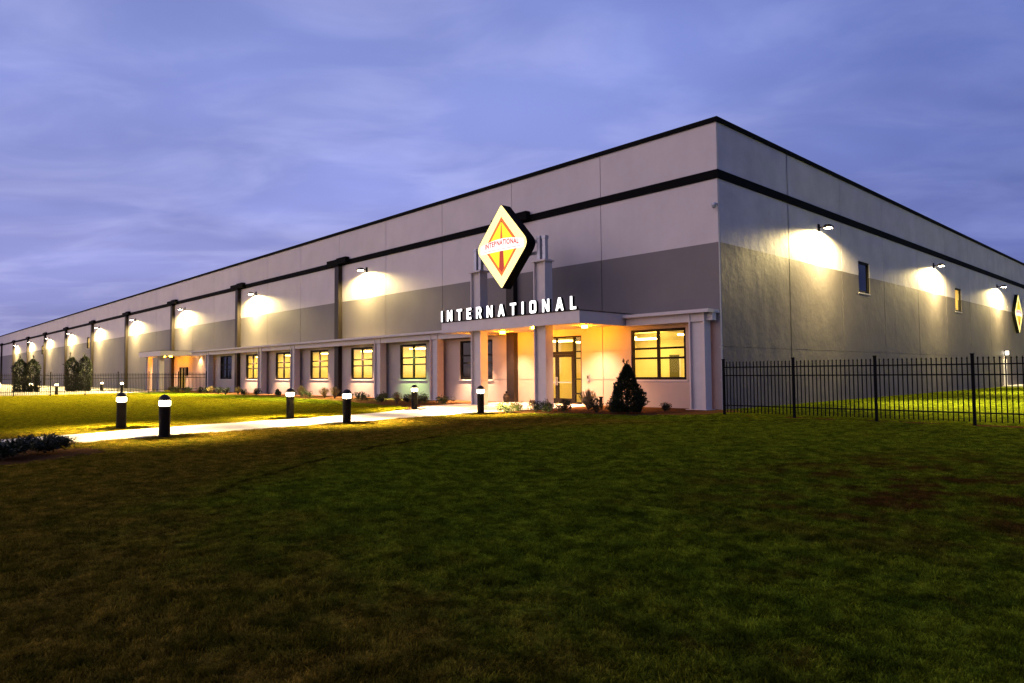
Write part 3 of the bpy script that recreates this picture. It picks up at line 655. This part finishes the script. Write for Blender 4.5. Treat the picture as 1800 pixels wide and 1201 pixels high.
# ------------------------------------------------------------------ bollards
def make_bollard():
    r = empty('path_bollard')
    m = MB(); m.lathe([(.001, 0), (.128, 0), (.128, .76), (.118, .775), (.001, .775)], 28); m.build('post', simple('bollard_bronze', (.005, .004, .003), .6, 0, .2, 5, 0, .08), r, smooth=False)
    m = MB(); m.lathe([(.10, .776), (.132, .79), (.132, .90), (.10, .914)], 28); m.build('lens', E_bollard, r)
    m = MB(); m.lathe([(.001, .90), (.138, .915), (.134, .95), (.115, .995), (.08, 1.03), (.04, 1.05), (.001, 1.055)], 28); m.build('cap', M_brown, r)
    return r
bp = make_bollard()
B_POS = [(-4.17, -19.0, 'nearest bollard light, on the near right edge of the path'), (-8.29, -18.93, 'leftmost near bollard light, on the lawn side of the path'),
 (-4.97, -13.55, 'bollard light midway along the right edge of the path'), (-8.5, -13.7, 'bollard light midway along the left edge of the path'),
 (-5.51, -7.67, 'bollard light at the entrance end of the path, right side'), (-9.95, -7.5, 'bollard light beside mulch bed at the entrance end, left side'),
 (-69.15, -12.05, 'tiny far bollard light behind iron fence, leftmost one'), (-55.85, -12.2, 'far bollard light at fence, second from the left edge'),
 (-67.1, -6.26, 'far bollard light behind fence beside dark evergreens'), (-59.1, -6.38, 'far bollard light behind fence nearest the second portico')]
for i, (x, y, lab) in enumerate(B_POS):
    o = bp if i == 0 else copy_tree(bp); o.location = (x, y, 0); tag(o, lab, 'bollard light', 'bollard lights along the paths')
    lamp('bollard_lamp', 'SPOT', (0, 0, .885), 3800 if i < 6 else 800, (1, .74, .33), o, .05, 158, .35)

# ------------------------------------------------------------------ fences
def picket_mesh(h, w=.026):
    m = MB(); m.box(-w / 2, w / 2, -w / 2, w / 2, .10, h)
    n = len(m.v); r = .027; z = h + .02
    m.v += [(r, 0, z), (0, r, z), (-r, 0, z), (0, -r, z), (0, 0, z + .05), (0, 0, h - .015)]
    for i in range(4): m.f += [(n + i, n + (i + 1) % 4, n + 4), (n + (i + 1) % 4, n + i, n + 5)]; m.mi += [0, 0]
    return m.mesh('picket', M_black)
pm = picket_mesh(1.78); post = MB(); post.box(-.035, .035, -.035, .035, 0, 1.90); post.box(-.045, .045, -.045, .045, 1.90, 1.93); post_me = post.mesh('post', M_black)
SP = 2.445
rail = MB(); rail.box(.036, SP - .036, -.02, .02, -.018, .018); rail_me = rail.mesh('rail', M_black)
fn = tag(empty('iron_fence', (1.65, -2.77, 0)), 'black iron picket fence crossing the lawn at the right building corner', 'fence')
for i in range(6):
    put('post', post_me, fn, (i * SP, 0, 0))
    if i == 5: break
    for z in (.34, 1.36, 1.64): put('rail', rail_me, fn, (i * SP, 0, z))
    for j in range(19): put('picket', pm, fn, (i * SP + SP * (j + 1) / 20, 0, 0))
fl = tag(empty('iron_fence', (-52.4, -1.0, 0), R(-90)), 'distant black iron picket fence between lawn and parking area at left', 'fence')
far = MB()
for i in range(11):
    put('post', post_me, fl, (i * SP, 0, 0))
    if i == 10: break
    for z in (.34, 1.36, 1.64): put('rail', rail_me, fl, (i * SP, 0, z))
    for j in range(19): x = i * SP + SP * (j + 1) / 20; far.box(x - .013, x + .013, -.013, .013, .1, 1.8)
tag(far.build('pickets', M_black, fl), kind='stuff')

# ------------------------------------------------------------------ planting
def leaf_cloud(pts, nrm, size, aspect=.45, jitter=.7, seed=0):
    g = np.random.default_rng(seed); n = len(pts)
    d = nrm + g.normal(0, jitter, (n, 3)); d /= np.linalg.norm(d, axis=1, keepdims=True) + 1e-9
    u = np.cross(d, g.normal(0, 1, (n, 3))); u /= np.linalg.norm(u, axis=1, keepdims=True) + 1e-9
    L_ = (size * g.uniform(.6, 1.3, n))[:, None]; W = L_ * aspect
    a = pts - u * W * .5; b = pts + d * L_ * .5 + u * W * .1; c_ = pts + d * L_; e = pts + u * W * .5 + d * L_ * .35
    v = np.stack([a, e, c_, b - u * W * .45], 1).reshape(-1, 3); f = np.arange(4 * n).reshape(-1, 4)
    return v, f
def mesh_np(name, v, f, mat):
    me = bpy.data.meshes.new(name); me.from_pydata(v.tolist(), [], f.tolist()); me.materials.append(mat); me.update(); return me
def shrub_mesh(seed, r, h, n, size, mat, grassy=False):
    g = np.random.default_rng(seed); pts = []; nr = []
    if grassy:
        a = g.uniform(0, 2 * np.pi, n); t = g.uniform(.05, 1, n); lean = g.uniform(0, 1, n) * r
        pts = np.stack([np.cos(a) * lean * t, np.sin(a) * lean * t, h * t * (1 - .35 * (lean / r) ** 2)], 1); nr = np.stack([np.cos(a) * lean, np.sin(a) * lean, np.full(n, h)], 1); nr /= np.linalg.norm(nr, axis=1, keepdims=True)
        v, f = leaf_cloud(pts, nr, size, .12, .12, seed)
    else:
        k = 14; cen = np.stack([g.normal(0, .42, k) * r, g.normal(0, .42, k) * r, g.uniform(.25, .85, k) * h], 1); rad = g.uniform(.22, .42, k) * min(r, h)
        i = g.integers(0, k, n); d_ = g.normal(0, 1, (n, 3)); d_ /= np.linalg.norm(d_, axis=1, keepdims=True)
        pts = cen[i] + d_ * (rad[i] * g.uniform(.55, 1.05, n))[:, None]; pts[:, 2] = np.maximum(pts[:, 2], .02)
        v, f = leaf_cloud(pts, d_, size, .5, .6, seed)
    return mesh_np('foliage', v, f, mat)
def stem_mesh(h, r):
    m = MB()
    for i in range(5):
        a = i * 1.26; m.tube((0, 0, -.02), (math.cos(a) * r, math.sin(a) * r, h), .018, .006, 6, False)
    return m.mesh('stems', M_bark)
SH = {'dark': [shrub_mesh(10 + i, .36, .62, 900, .085, M_leaf_dark) for i in range(3)], 'mid': [shrub_mesh(20 + i, .48, .56, 1000, .085, M_leaf_mid) for i in range(3)], 'tan': [shrub_mesh(30 + i, .42, .72, 650, .22, M_leaf_tan, True) for i in range(3)]}
STEM = stem_mesh(.4, .2)
def shrub(kind, x, y, s, label, grp, i):
    r = tag(empty('low_shrub', (x, y, .012), i * 1.7), label, 'shrub', grp); r.scale = (s, s, s * (.9 + .2 * ((i * 37) % 10) / 10))
    put('foliage', SH[kind][i % 3], r); put('stems', STEM, r)
DESC = {'dark': 'small dark green upright shrub', 'mid': 'low rounded green shrub', 'tan': 'tan grassy tuft'}
row = [(-57.2, -2.4, 'dark', 1.0), (-55.0, -2.6, 'mid', 1.1), (-53.4, -2.4, 'dark', .9), (-51.0, -2.8, 'mid', 1.0), (-49.0, -2.7, 'dark', 1.0), (-47.2, -2.7, 'dark', 1.0), (-45.6, -2.8, 'tan', .9), (-44.2, -2.8, 'dark', 1.05), (-42.2, -2.8, 'dark', 1.05), (-40.0, -2.9, 'tan', .9), (-38.6, -2.8, 'dark', 1.0),
       (-36.6, -2.7, 'dark', 1.05), (-33.6, -2.6, 'dark', 1.0), (-31.8, -2.6, 'dark', 1.05), (-29.9, -2.5, 'tan', 1.0), (-28.3, -2.9, 'mid', 1.0), (-26.6, -2.8, 'tan', 1.0), (-25.0, -3.1, 'tan', .95), (-22.6, -3.2, 'mid', 1.0), (-21.0, -3.3, 'mid', 1.05), (-19.2, -3.5, 'dark', .85), (-17.7, -3.9, 'mid', 1.0), (-16.3, -3.6, 'dark', .9), (-15.4, -4.6, 'tan', .9), (-14.4, -3.9, 'mid', 1.0), (-13.4, -4.9, 'tan', .8), (-12.9, -3.6, 'mid', .9)]
for i, (x, y, k, s) in enumerate(row): shrub(k, x, y + random.uniform(-.25, .25), s * .84, f'{DESC[k]} in colonnade bed, {ORD[len(row) - 1 - i]} from the portico', 'shrubs in the colonnade bed', i)
row2 = [(-5.15, -6.7, 'mid', .72, 'low green shrub at the path corner, leftmost right of the entrance'), (-5.75, -5.5, 'mid', .62, 'small green shrub in front of the right portico column, beside paving'),
 (-4.85, -5.45, 'dark', .75, 'dark low shrub below the right portico column'), (-4.35, -5.2, 'mid', .8, 'green shrub just right of the right portico column'), (-3.75, -5.0, 'dark', .75, 'dark small shrub below the glass entrance doors'),
 (-4.1, -3.2, 'tan', .95, 'bright tan grassy tuft in front of the entrance sidelight'), (-4.7, -2.4, 'tan', .8, 'tan grassy tuft beside wall between doors and window'), (-2.75, -4.3, 'dark', .8, 'spreading dark shrub left of the cone shaped evergreen'), (-2.1, -4.1, 'dark', .8, 'dark low shrub touching the cone evergreen on its left'), (-.9, -2.6, 'dark', .6, 'dark low shrub under the lit window, right of the evergreen')]
for i, (x, y, k, s, lab) in enumerate(row2): shrub(k, x, y, s, lab, 'shrubs by the entrance', i)

def cone_tree(name, x, y, h, r, n, label, grp=None, seed=1, spikes=2, belly=.25, mat=M_leaf_dark, size=.11):
    g = np.random.default_rng(seed)
    t = g.uniform(0, 1, n) ** 1.25; a = g.uniform(0, 2 * np.pi, n)
    prof = np.where(t < belly, .78 + .22 * t / belly, np.clip((1 - t) / (1 - belly), 0, 1) ** .82)
    lump = 1 + .16 * np.sin(a * 3 + t * 9 + seed) + .12 * np.sin(a * 7 - t * 23)
    rad = r * prof * lump * np.sqrt(g.uniform(.35, 1.08, n))
    pts = np.stack([np.cos(a) * rad, np.sin(a) * rad, .05 + t * h], 1); d_ = np.stack([np.cos(a), np.sin(a), np.full(n, 1.1)], 1); d_ /= np.linalg.norm(d_, axis=1, keepdims=True)
    v, f = leaf_cloud(pts, d_, size, .42, .35, seed); V = [v]; F = [f]; off = len(v)
    for k in range(spikes):     # stray leaders on top
        b = np.array([g.uniform(-.5, .5) * r * .6, g.uniform(-.5, .5) * r * .5, h * .84]); tip = b + np.array([g.uniform(-.08, .08), g.uniform(-.08, .08), h * g.uniform(.26, .34)])
        tt = g.uniform(0, 1, 90)[:, None]; pp = b + (tip - b) * tt + g.normal(0, .018, (90, 3)); dd = np.tile((tip - b) / np.linalg.norm(tip - b), (90, 1)); v, f = leaf_cloud(pp, dd, size * .8, .35, .5, seed + k); V.append(v); F.append(f + off); off += len(v)
    ro = tag(empty(name, (x, y, .01)), label, 'tree', grp)
    put('crown', mesh_np('crown', np.concatenate(V), np.concatenate(F), mat), ro)
    m = MB(); m.tube((0, 0, -.03), (0, 0, h * .8), .05, .015, 8); m.build('trunk', M_bark, ro); return ro
cone_tree('conical_evergreen', -1.35, -4.25, 1.66, .58, 8000, 'dark cone shaped evergreen in front of the lit corner window', None, 3)
for i, (x, y, h, lab) in enumerate(((-67.3, -8.9, 3.6, 'left one of two far dark evergreens behind fence, left of portico'), (-66.4, -7.95, 3.7, 'right one of two far dark evergreens behind fence, left of portico'), (-69.6, -12.9, 3.4, 'far dark evergreen behind fence near left frame edge, left of its pair'), (-69.2, -11.9, 3.4, 'far dark evergreen behind fence near left frame edge, right of its pair'))):
    cone_tree('far_evergreen', x, y, h * .93, .56, 3500, lab, 'far evergreens behind the fence', 11 + i, 1, .80, M_leaf_far, .2)
def juniper(x, y, r, h, seed, label):
    g = np.random.default_rng(seed); P_ = []; D_ = []; m = MB()
    for b in range(46):
        a = g.uniform(0, 2 * np.pi); L_ = r * g.uniform(.55, 1.1); up = h * g.uniform(.45, 1.15); ts = np.linspace(.12, 1, 60)
        q = np.stack([np.cos(a) * L_ * ts, np.sin(a) * L_ * ts, .03 + up * (1 - (1 - ts) ** 2) * (1 - .25 * ts)], 1)
        m.tube(q[0], q[30], .012, .006, 5, False); dq = np.gradient(q, axis=0); dq /= np.linalg.norm(dq, axis=1, keepdims=True)
        P_.append(q + g.normal(0, .028, q.shape)); D_.append(dq)
    v, f = leaf_cloud(np.concatenate(P_), np.concatenate(D_), .085, .3, .55, seed)
    ro = tag(empty('spreading_juniper', (x, y, .012)), label, 'shrub', 'junipers in the left foreground'); put('foliage', mesh_np('foliage', v, f, M_leaf_dark), ro); m.build('stems', M_bark, ro)
juniper(-1.55, -22.5, .55, .34, 5, 'dark spreading juniper at the left frame edge beside the path'); juniper(-2.2, -21.75, .48, .32, 6, 'dark spreading juniper right of another at the path edge'); juniper(-2.5, -22.9, .5, .32, 8, 'dark spreading juniper behind two others at left frame edge')

# ------------------------------------------------------------------ small fixtures
r = tag(empty('ash_urn', (-11.7, -.62, .028)), 'small dark round ash urn at the foot of the pilaster by the entrance', 'urn')
m = MB(); m.lathe([(.001, 0), (.12, 0), (.16, .12), (.17, .28), (.12, .40), (.14, .44), (.001, .45)], 18); m.build('bowl', M_brown, r); m = MB(); m.lathe([(.001, .452), (.05, .452), (.045, .56), (.001, .57)], 12); m.build('lid', M_black, r)
r = tag(empty('card_reader', (-6.75, -.03, 1.25)), 'small entry intercom box on the wall right of the glass doors', 'intercom')
m = MB(); m.box(-.07, .07, -.05, .027, -.12, .16); m.build('case', M_steel, r); m = MB(); m.box(-.05, .05, -.056, -.051, -.02, .12); m.build('keypad', M_brown, r)
r = tag(empty('security_camera', (-.05, -.02, 8.12)), 'small security camera on a bracket at the building corner', 'camera')
m = MB(); m.box(-.04, .04, -.20, .018, -.03, .03); m.build('bracket', M_steel, r); m = MB(); m.lathe([(.001, -.22), (.07, -.18), (.10, -.08), (.10, .0), (.001, .02)], 16); m.build('dome', M_steel, r, (0, -.2, 0))
r = tag(empty('marker_post', (-4.75, -1.6, .012)), 'short brown marker post in the bed against the lit wall', 'post')
m = MB(); m.box(-.05, .05, -.05, .05, 0, .42); m.build('shaft', M_brown, r); m = MB(); m.box(-.07, .07, -.07, .07, .42, .47); m.build('cap', M_brown, r)
r = tag(empty('wall_box', (-10.5 * P + 1.5, -.02, 1.55)), 'dark metal box on the wall beside the second portico door', 'wall box')
m = MB(); m.box(-.28, .28, -.16, .017, 0, .85); m.build('case', M_black, r); m = MB(); m.box(-.24, .24, -.17, -.162, .05, .8); m.build('front_cover', M_brown, r)

# parked car cut by the left frame edge
def car(loc, rz):
    r = tag(empty('parked_car', loc, rz), 'white parked van cut by the left frame edge behind the fence', 'van')
    prof = [(-2.3, .32), (2.25, .32), (2.3, .75), (2.1, .98), (1.3, 1.08), (.75, 1.72), (-2.1, 1.78), (-2.3, 1.1)]
    m = MB(); w = .9
    m.poly([(x, -w, z) for x, z in prof]); m.poly([(x, w, z) for x, z in prof[::-1]])
    for i in range(len(prof)):
        a, b = prof[i], prof[(i + 1) % len(prof)]; m.quad((a[0], -w, a[1]), (b[0], -w, b[1]), (b[0], w, b[1]), (a[0], w, a[1]))
    m.build('body', M_white, r, bevel=.05)
    for s in (-1, 1):
        m = MB(); m.poly([(x, s * (w + .006), z) for x, z in ((-2.0, 1.15), (1.0, 1.12), (.62, 1.6), (-1.9, 1.64))]); m.build('side_window', M_black, r)
        for x in (-1.5, 1.5):
            m = MB(); m.tube((x, s * .72, .33), (x, s * .93, .33), .33, seg=18); wh = m.build('wheel', M_black, r); q = MB(); q.tube((x, s * .93, .33), (x, s * .94, .33), .18, seg=14); q.build('rim', M_steel, wh)
    m = MB(); m.quad((2.305, -.8, .62), (2.305, -.5, .62), (2.305, -.5, .78), (2.305, -.8, .78)); m.build('headlight', M_white, r); m = MB(); m.quad((2.305, .8, .62), (2.305, .5, .62), (2.305, .5, .78), (2.305, .8, .78)); m.build('headlight', M_white, r)
car((-82.2, -14.6, .02), R(15))

# ------------------------------------------------------------------ grass blades on the lawn
def inside(px, py, poly):
    r_ = np.zeros(len(px), bool); n_ = len(poly); j = n_ - 1
    for i in range(n_):
        xi, yi = poly[i]; xj, yj = poly[j]
        cnd = ((yi > py) != (yj > py)) & (px < (xj - xi) * (py - yi) / (yj - yi + 1e-12) + xi); r_ ^= cnd; j = i
    return r_
def tuft(seed, n, size):
    """one square of turf: blades crowd into clumps that lean together, with thin spots between"""
    g = np.random.default_rng(seed); k = 46; cx, cy_ = g.uniform(-size / 2, size / 2, (2, k)); cs = g.uniform(.018, .05, k); cb = g.uniform(0, 2 * np.pi, k); ch = g.uniform(.6, 1.5, k)
    i = g.integers(0, k, n); loose = g.random(n) < .38
    x = np.where(loose, g.uniform(-size / 2, size / 2, n), cx[i] + g.normal(0, 1, n) * cs[i]); y = np.where(loose, g.uniform(-size / 2, size / 2, n), cy_[i] + g.normal(0, 1, n) * cs[i])
    h = g.uniform(.012, .032, n) * np.where(loose, .75, ch[i]); a = g.uniform(0, 2 * np.pi, n); w = g.uniform(.0016, .0034, n)
    ln = g.uniform(.2, 1.3, n) * h; b = np.where(loose, g.uniform(0, 2 * np.pi, n), cb[i] + g.normal(0, .7, n))
    p0 = np.stack([x - np.cos(a) * w, y - np.sin(a) * w, np.full(n, -.004)], 1); p1 = np.stack([x + np.cos(a) * w, y + np.sin(a) * w, np.full(n, -.004)], 1)
    mid = np.stack([x + np.cos(b) * ln * .35, y + np.sin(b) * ln * .35, h * .62], 1); dv = np.stack([np.cos(a) * w * .8, np.sin(a) * w * .8, np.zeros(n)], 1)
    tip = np.stack([x + np.cos(b) * ln, y + np.sin(b) * ln, h], 1)
    v = np.stack([p0, p1, mid + dv, mid - dv, tip], 1).reshape(-1, 3)
    q = np.arange(n)[:, None] * 5
    me = bpy.data.meshes.new('grass_tuft'); me.from_pydata(v.tolist(), [], (q + np.array([0, 1, 2, 3])).tolist() + (q + np.array([3, 2, 4])).tolist()); me.materials.append(M_blade); me.update(); return me
TS = .5
tufts = bpy.data.collections.new('grass_tufts')
for i in range(5):
    o = bpy.data.objects.new('grass_tuft', tuft(50 + i, 3400, TS * 1.12)); tufts.objects.link(o)
gx, gy = np.meshgrid(np.arange(-52, 26, TS), np.arange(-32, 46, TS)); gx = gx.ravel() + rng.uniform(-.1, .1, gx.size); gy = gy.ravel() + rng.uniform(-.1, .1, gy.size)
keep = np.hypot(gx - 13.9, gy + 24.4) < 66
fwd = (gx - 13.9) * -.727 + (gy + 24.4) * .687; side = (gx - 13.9) * .687 + (gy + 24.4) * .727
keep &= (fwd > -1.5) & (np.abs(side) < fwd * .80 + 5)          # only where the lawn can be seen from near the camera
keep &= ~inside(gx, gy, PATH_R + PATH_L[::-1])
for bed in (BED_L, BED_R): keep &= ~inside(gx, gy, bed)
keep &= ~((gx < .15) & (gy > -.3)) & ~((gx > -12.3) & (gx < -5.8) & (gy > -5.7))
keep &= ~inside(gx, gy, [(1.5, -2.45), (40, -2.35), (40, -3.15), (1.5, -3.0)])
keep &= ~inside(gx, gy, [(-1.4, -21.0), (-.7, -22.2), (-.8, -24), (-2.6, -25), (-3.6, -24), (-3.6, -22.2), (-3.0, -20.9)])
pts = np.stack([gx[keep], gy[keep], np.full(keep.sum(), .004)], 1)
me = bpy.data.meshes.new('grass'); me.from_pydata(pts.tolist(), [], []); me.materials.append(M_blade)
go = tag(put('grass', me), 'short mown lawn grass, patchy green and brown', 'grass', kind='stuff')
ng = bpy.data.node_groups.new('grass_scatter', 'GeometryNodeTree'); ng.interface.new_socket('Geometry', in_out='INPUT', socket_type='NodeSocketGeometry'); ng.interface.new_socket('Geometry', in_out='OUTPUT', socket_type='NodeSocketGeometry')
N = ng.nodes.new; L = ng.links.new
gi, gout = N('NodeGroupInput'), N('NodeGroupOutput'); iop = N('GeometryNodeInstanceOnPoints'); ci = N('GeometryNodeCollectionInfo'); ci.inputs[0].default_value = tufts; ci.inputs[1].default_value = True; ci.inputs[2].default_value = True
rr = N('FunctionNodeRandomValue'); rr.data_type = 'FLOAT_VECTOR'; rr.inputs[0].default_value = (0, 0, 0); rr.inputs[1].default_value = (0, 0, 6.283)
rs = N('FunctionNodeRandomValue'); rs.data_type = 'FLOAT'; rs.inputs[2].default_value = .9; rs.inputs[3].default_value = 1.3; rs.inputs['Seed'].default_value = 3
iop.inputs['Pick Instance'].default_value = True
L(gi.outputs[0], iop.inputs['Points']); L(ci.outputs[0], iop.inputs['Instance']); L(rr.outputs[0], iop.inputs['Rotation']); 
gp = N('GeometryNodeInputPosition'); gn = N('ShaderNodeTexNoise'); gn.inputs['Scale'].default_value = .9; gn.inputs['Detail'].default_value = 3; L(gp.outputs[0], gn.inputs['Vector'])
gm = N('ShaderNodeMapRange'); gm.inputs[1].default_value = .35; gm.inputs[2].default_value = .65; gm.inputs[3].default_value = .55; gm.inputs[4].default_value = 1.15; L(gn.outputs[0], gm.inputs[0])
gz = N('ShaderNodeMath'); gz.operation = 'MULTIPLY'; L(rs.outputs[1], gz.inputs[0]); L(gm.outputs[0], gz.inputs[1]); gv = N('ShaderNodeCombineXYZ'); L(rs.outputs[1], gv.inputs[0]); L(rs.outputs[1], gv.inputs[1]); L(gz.outputs[0], gv.inputs[2])
L(gv.outputs[0], iop.inputs['Scale']); L(iop.outputs[0], gout.inputs[0])
md = go.modifiers.new('scatter', 'NODES'); md.node_group = ng
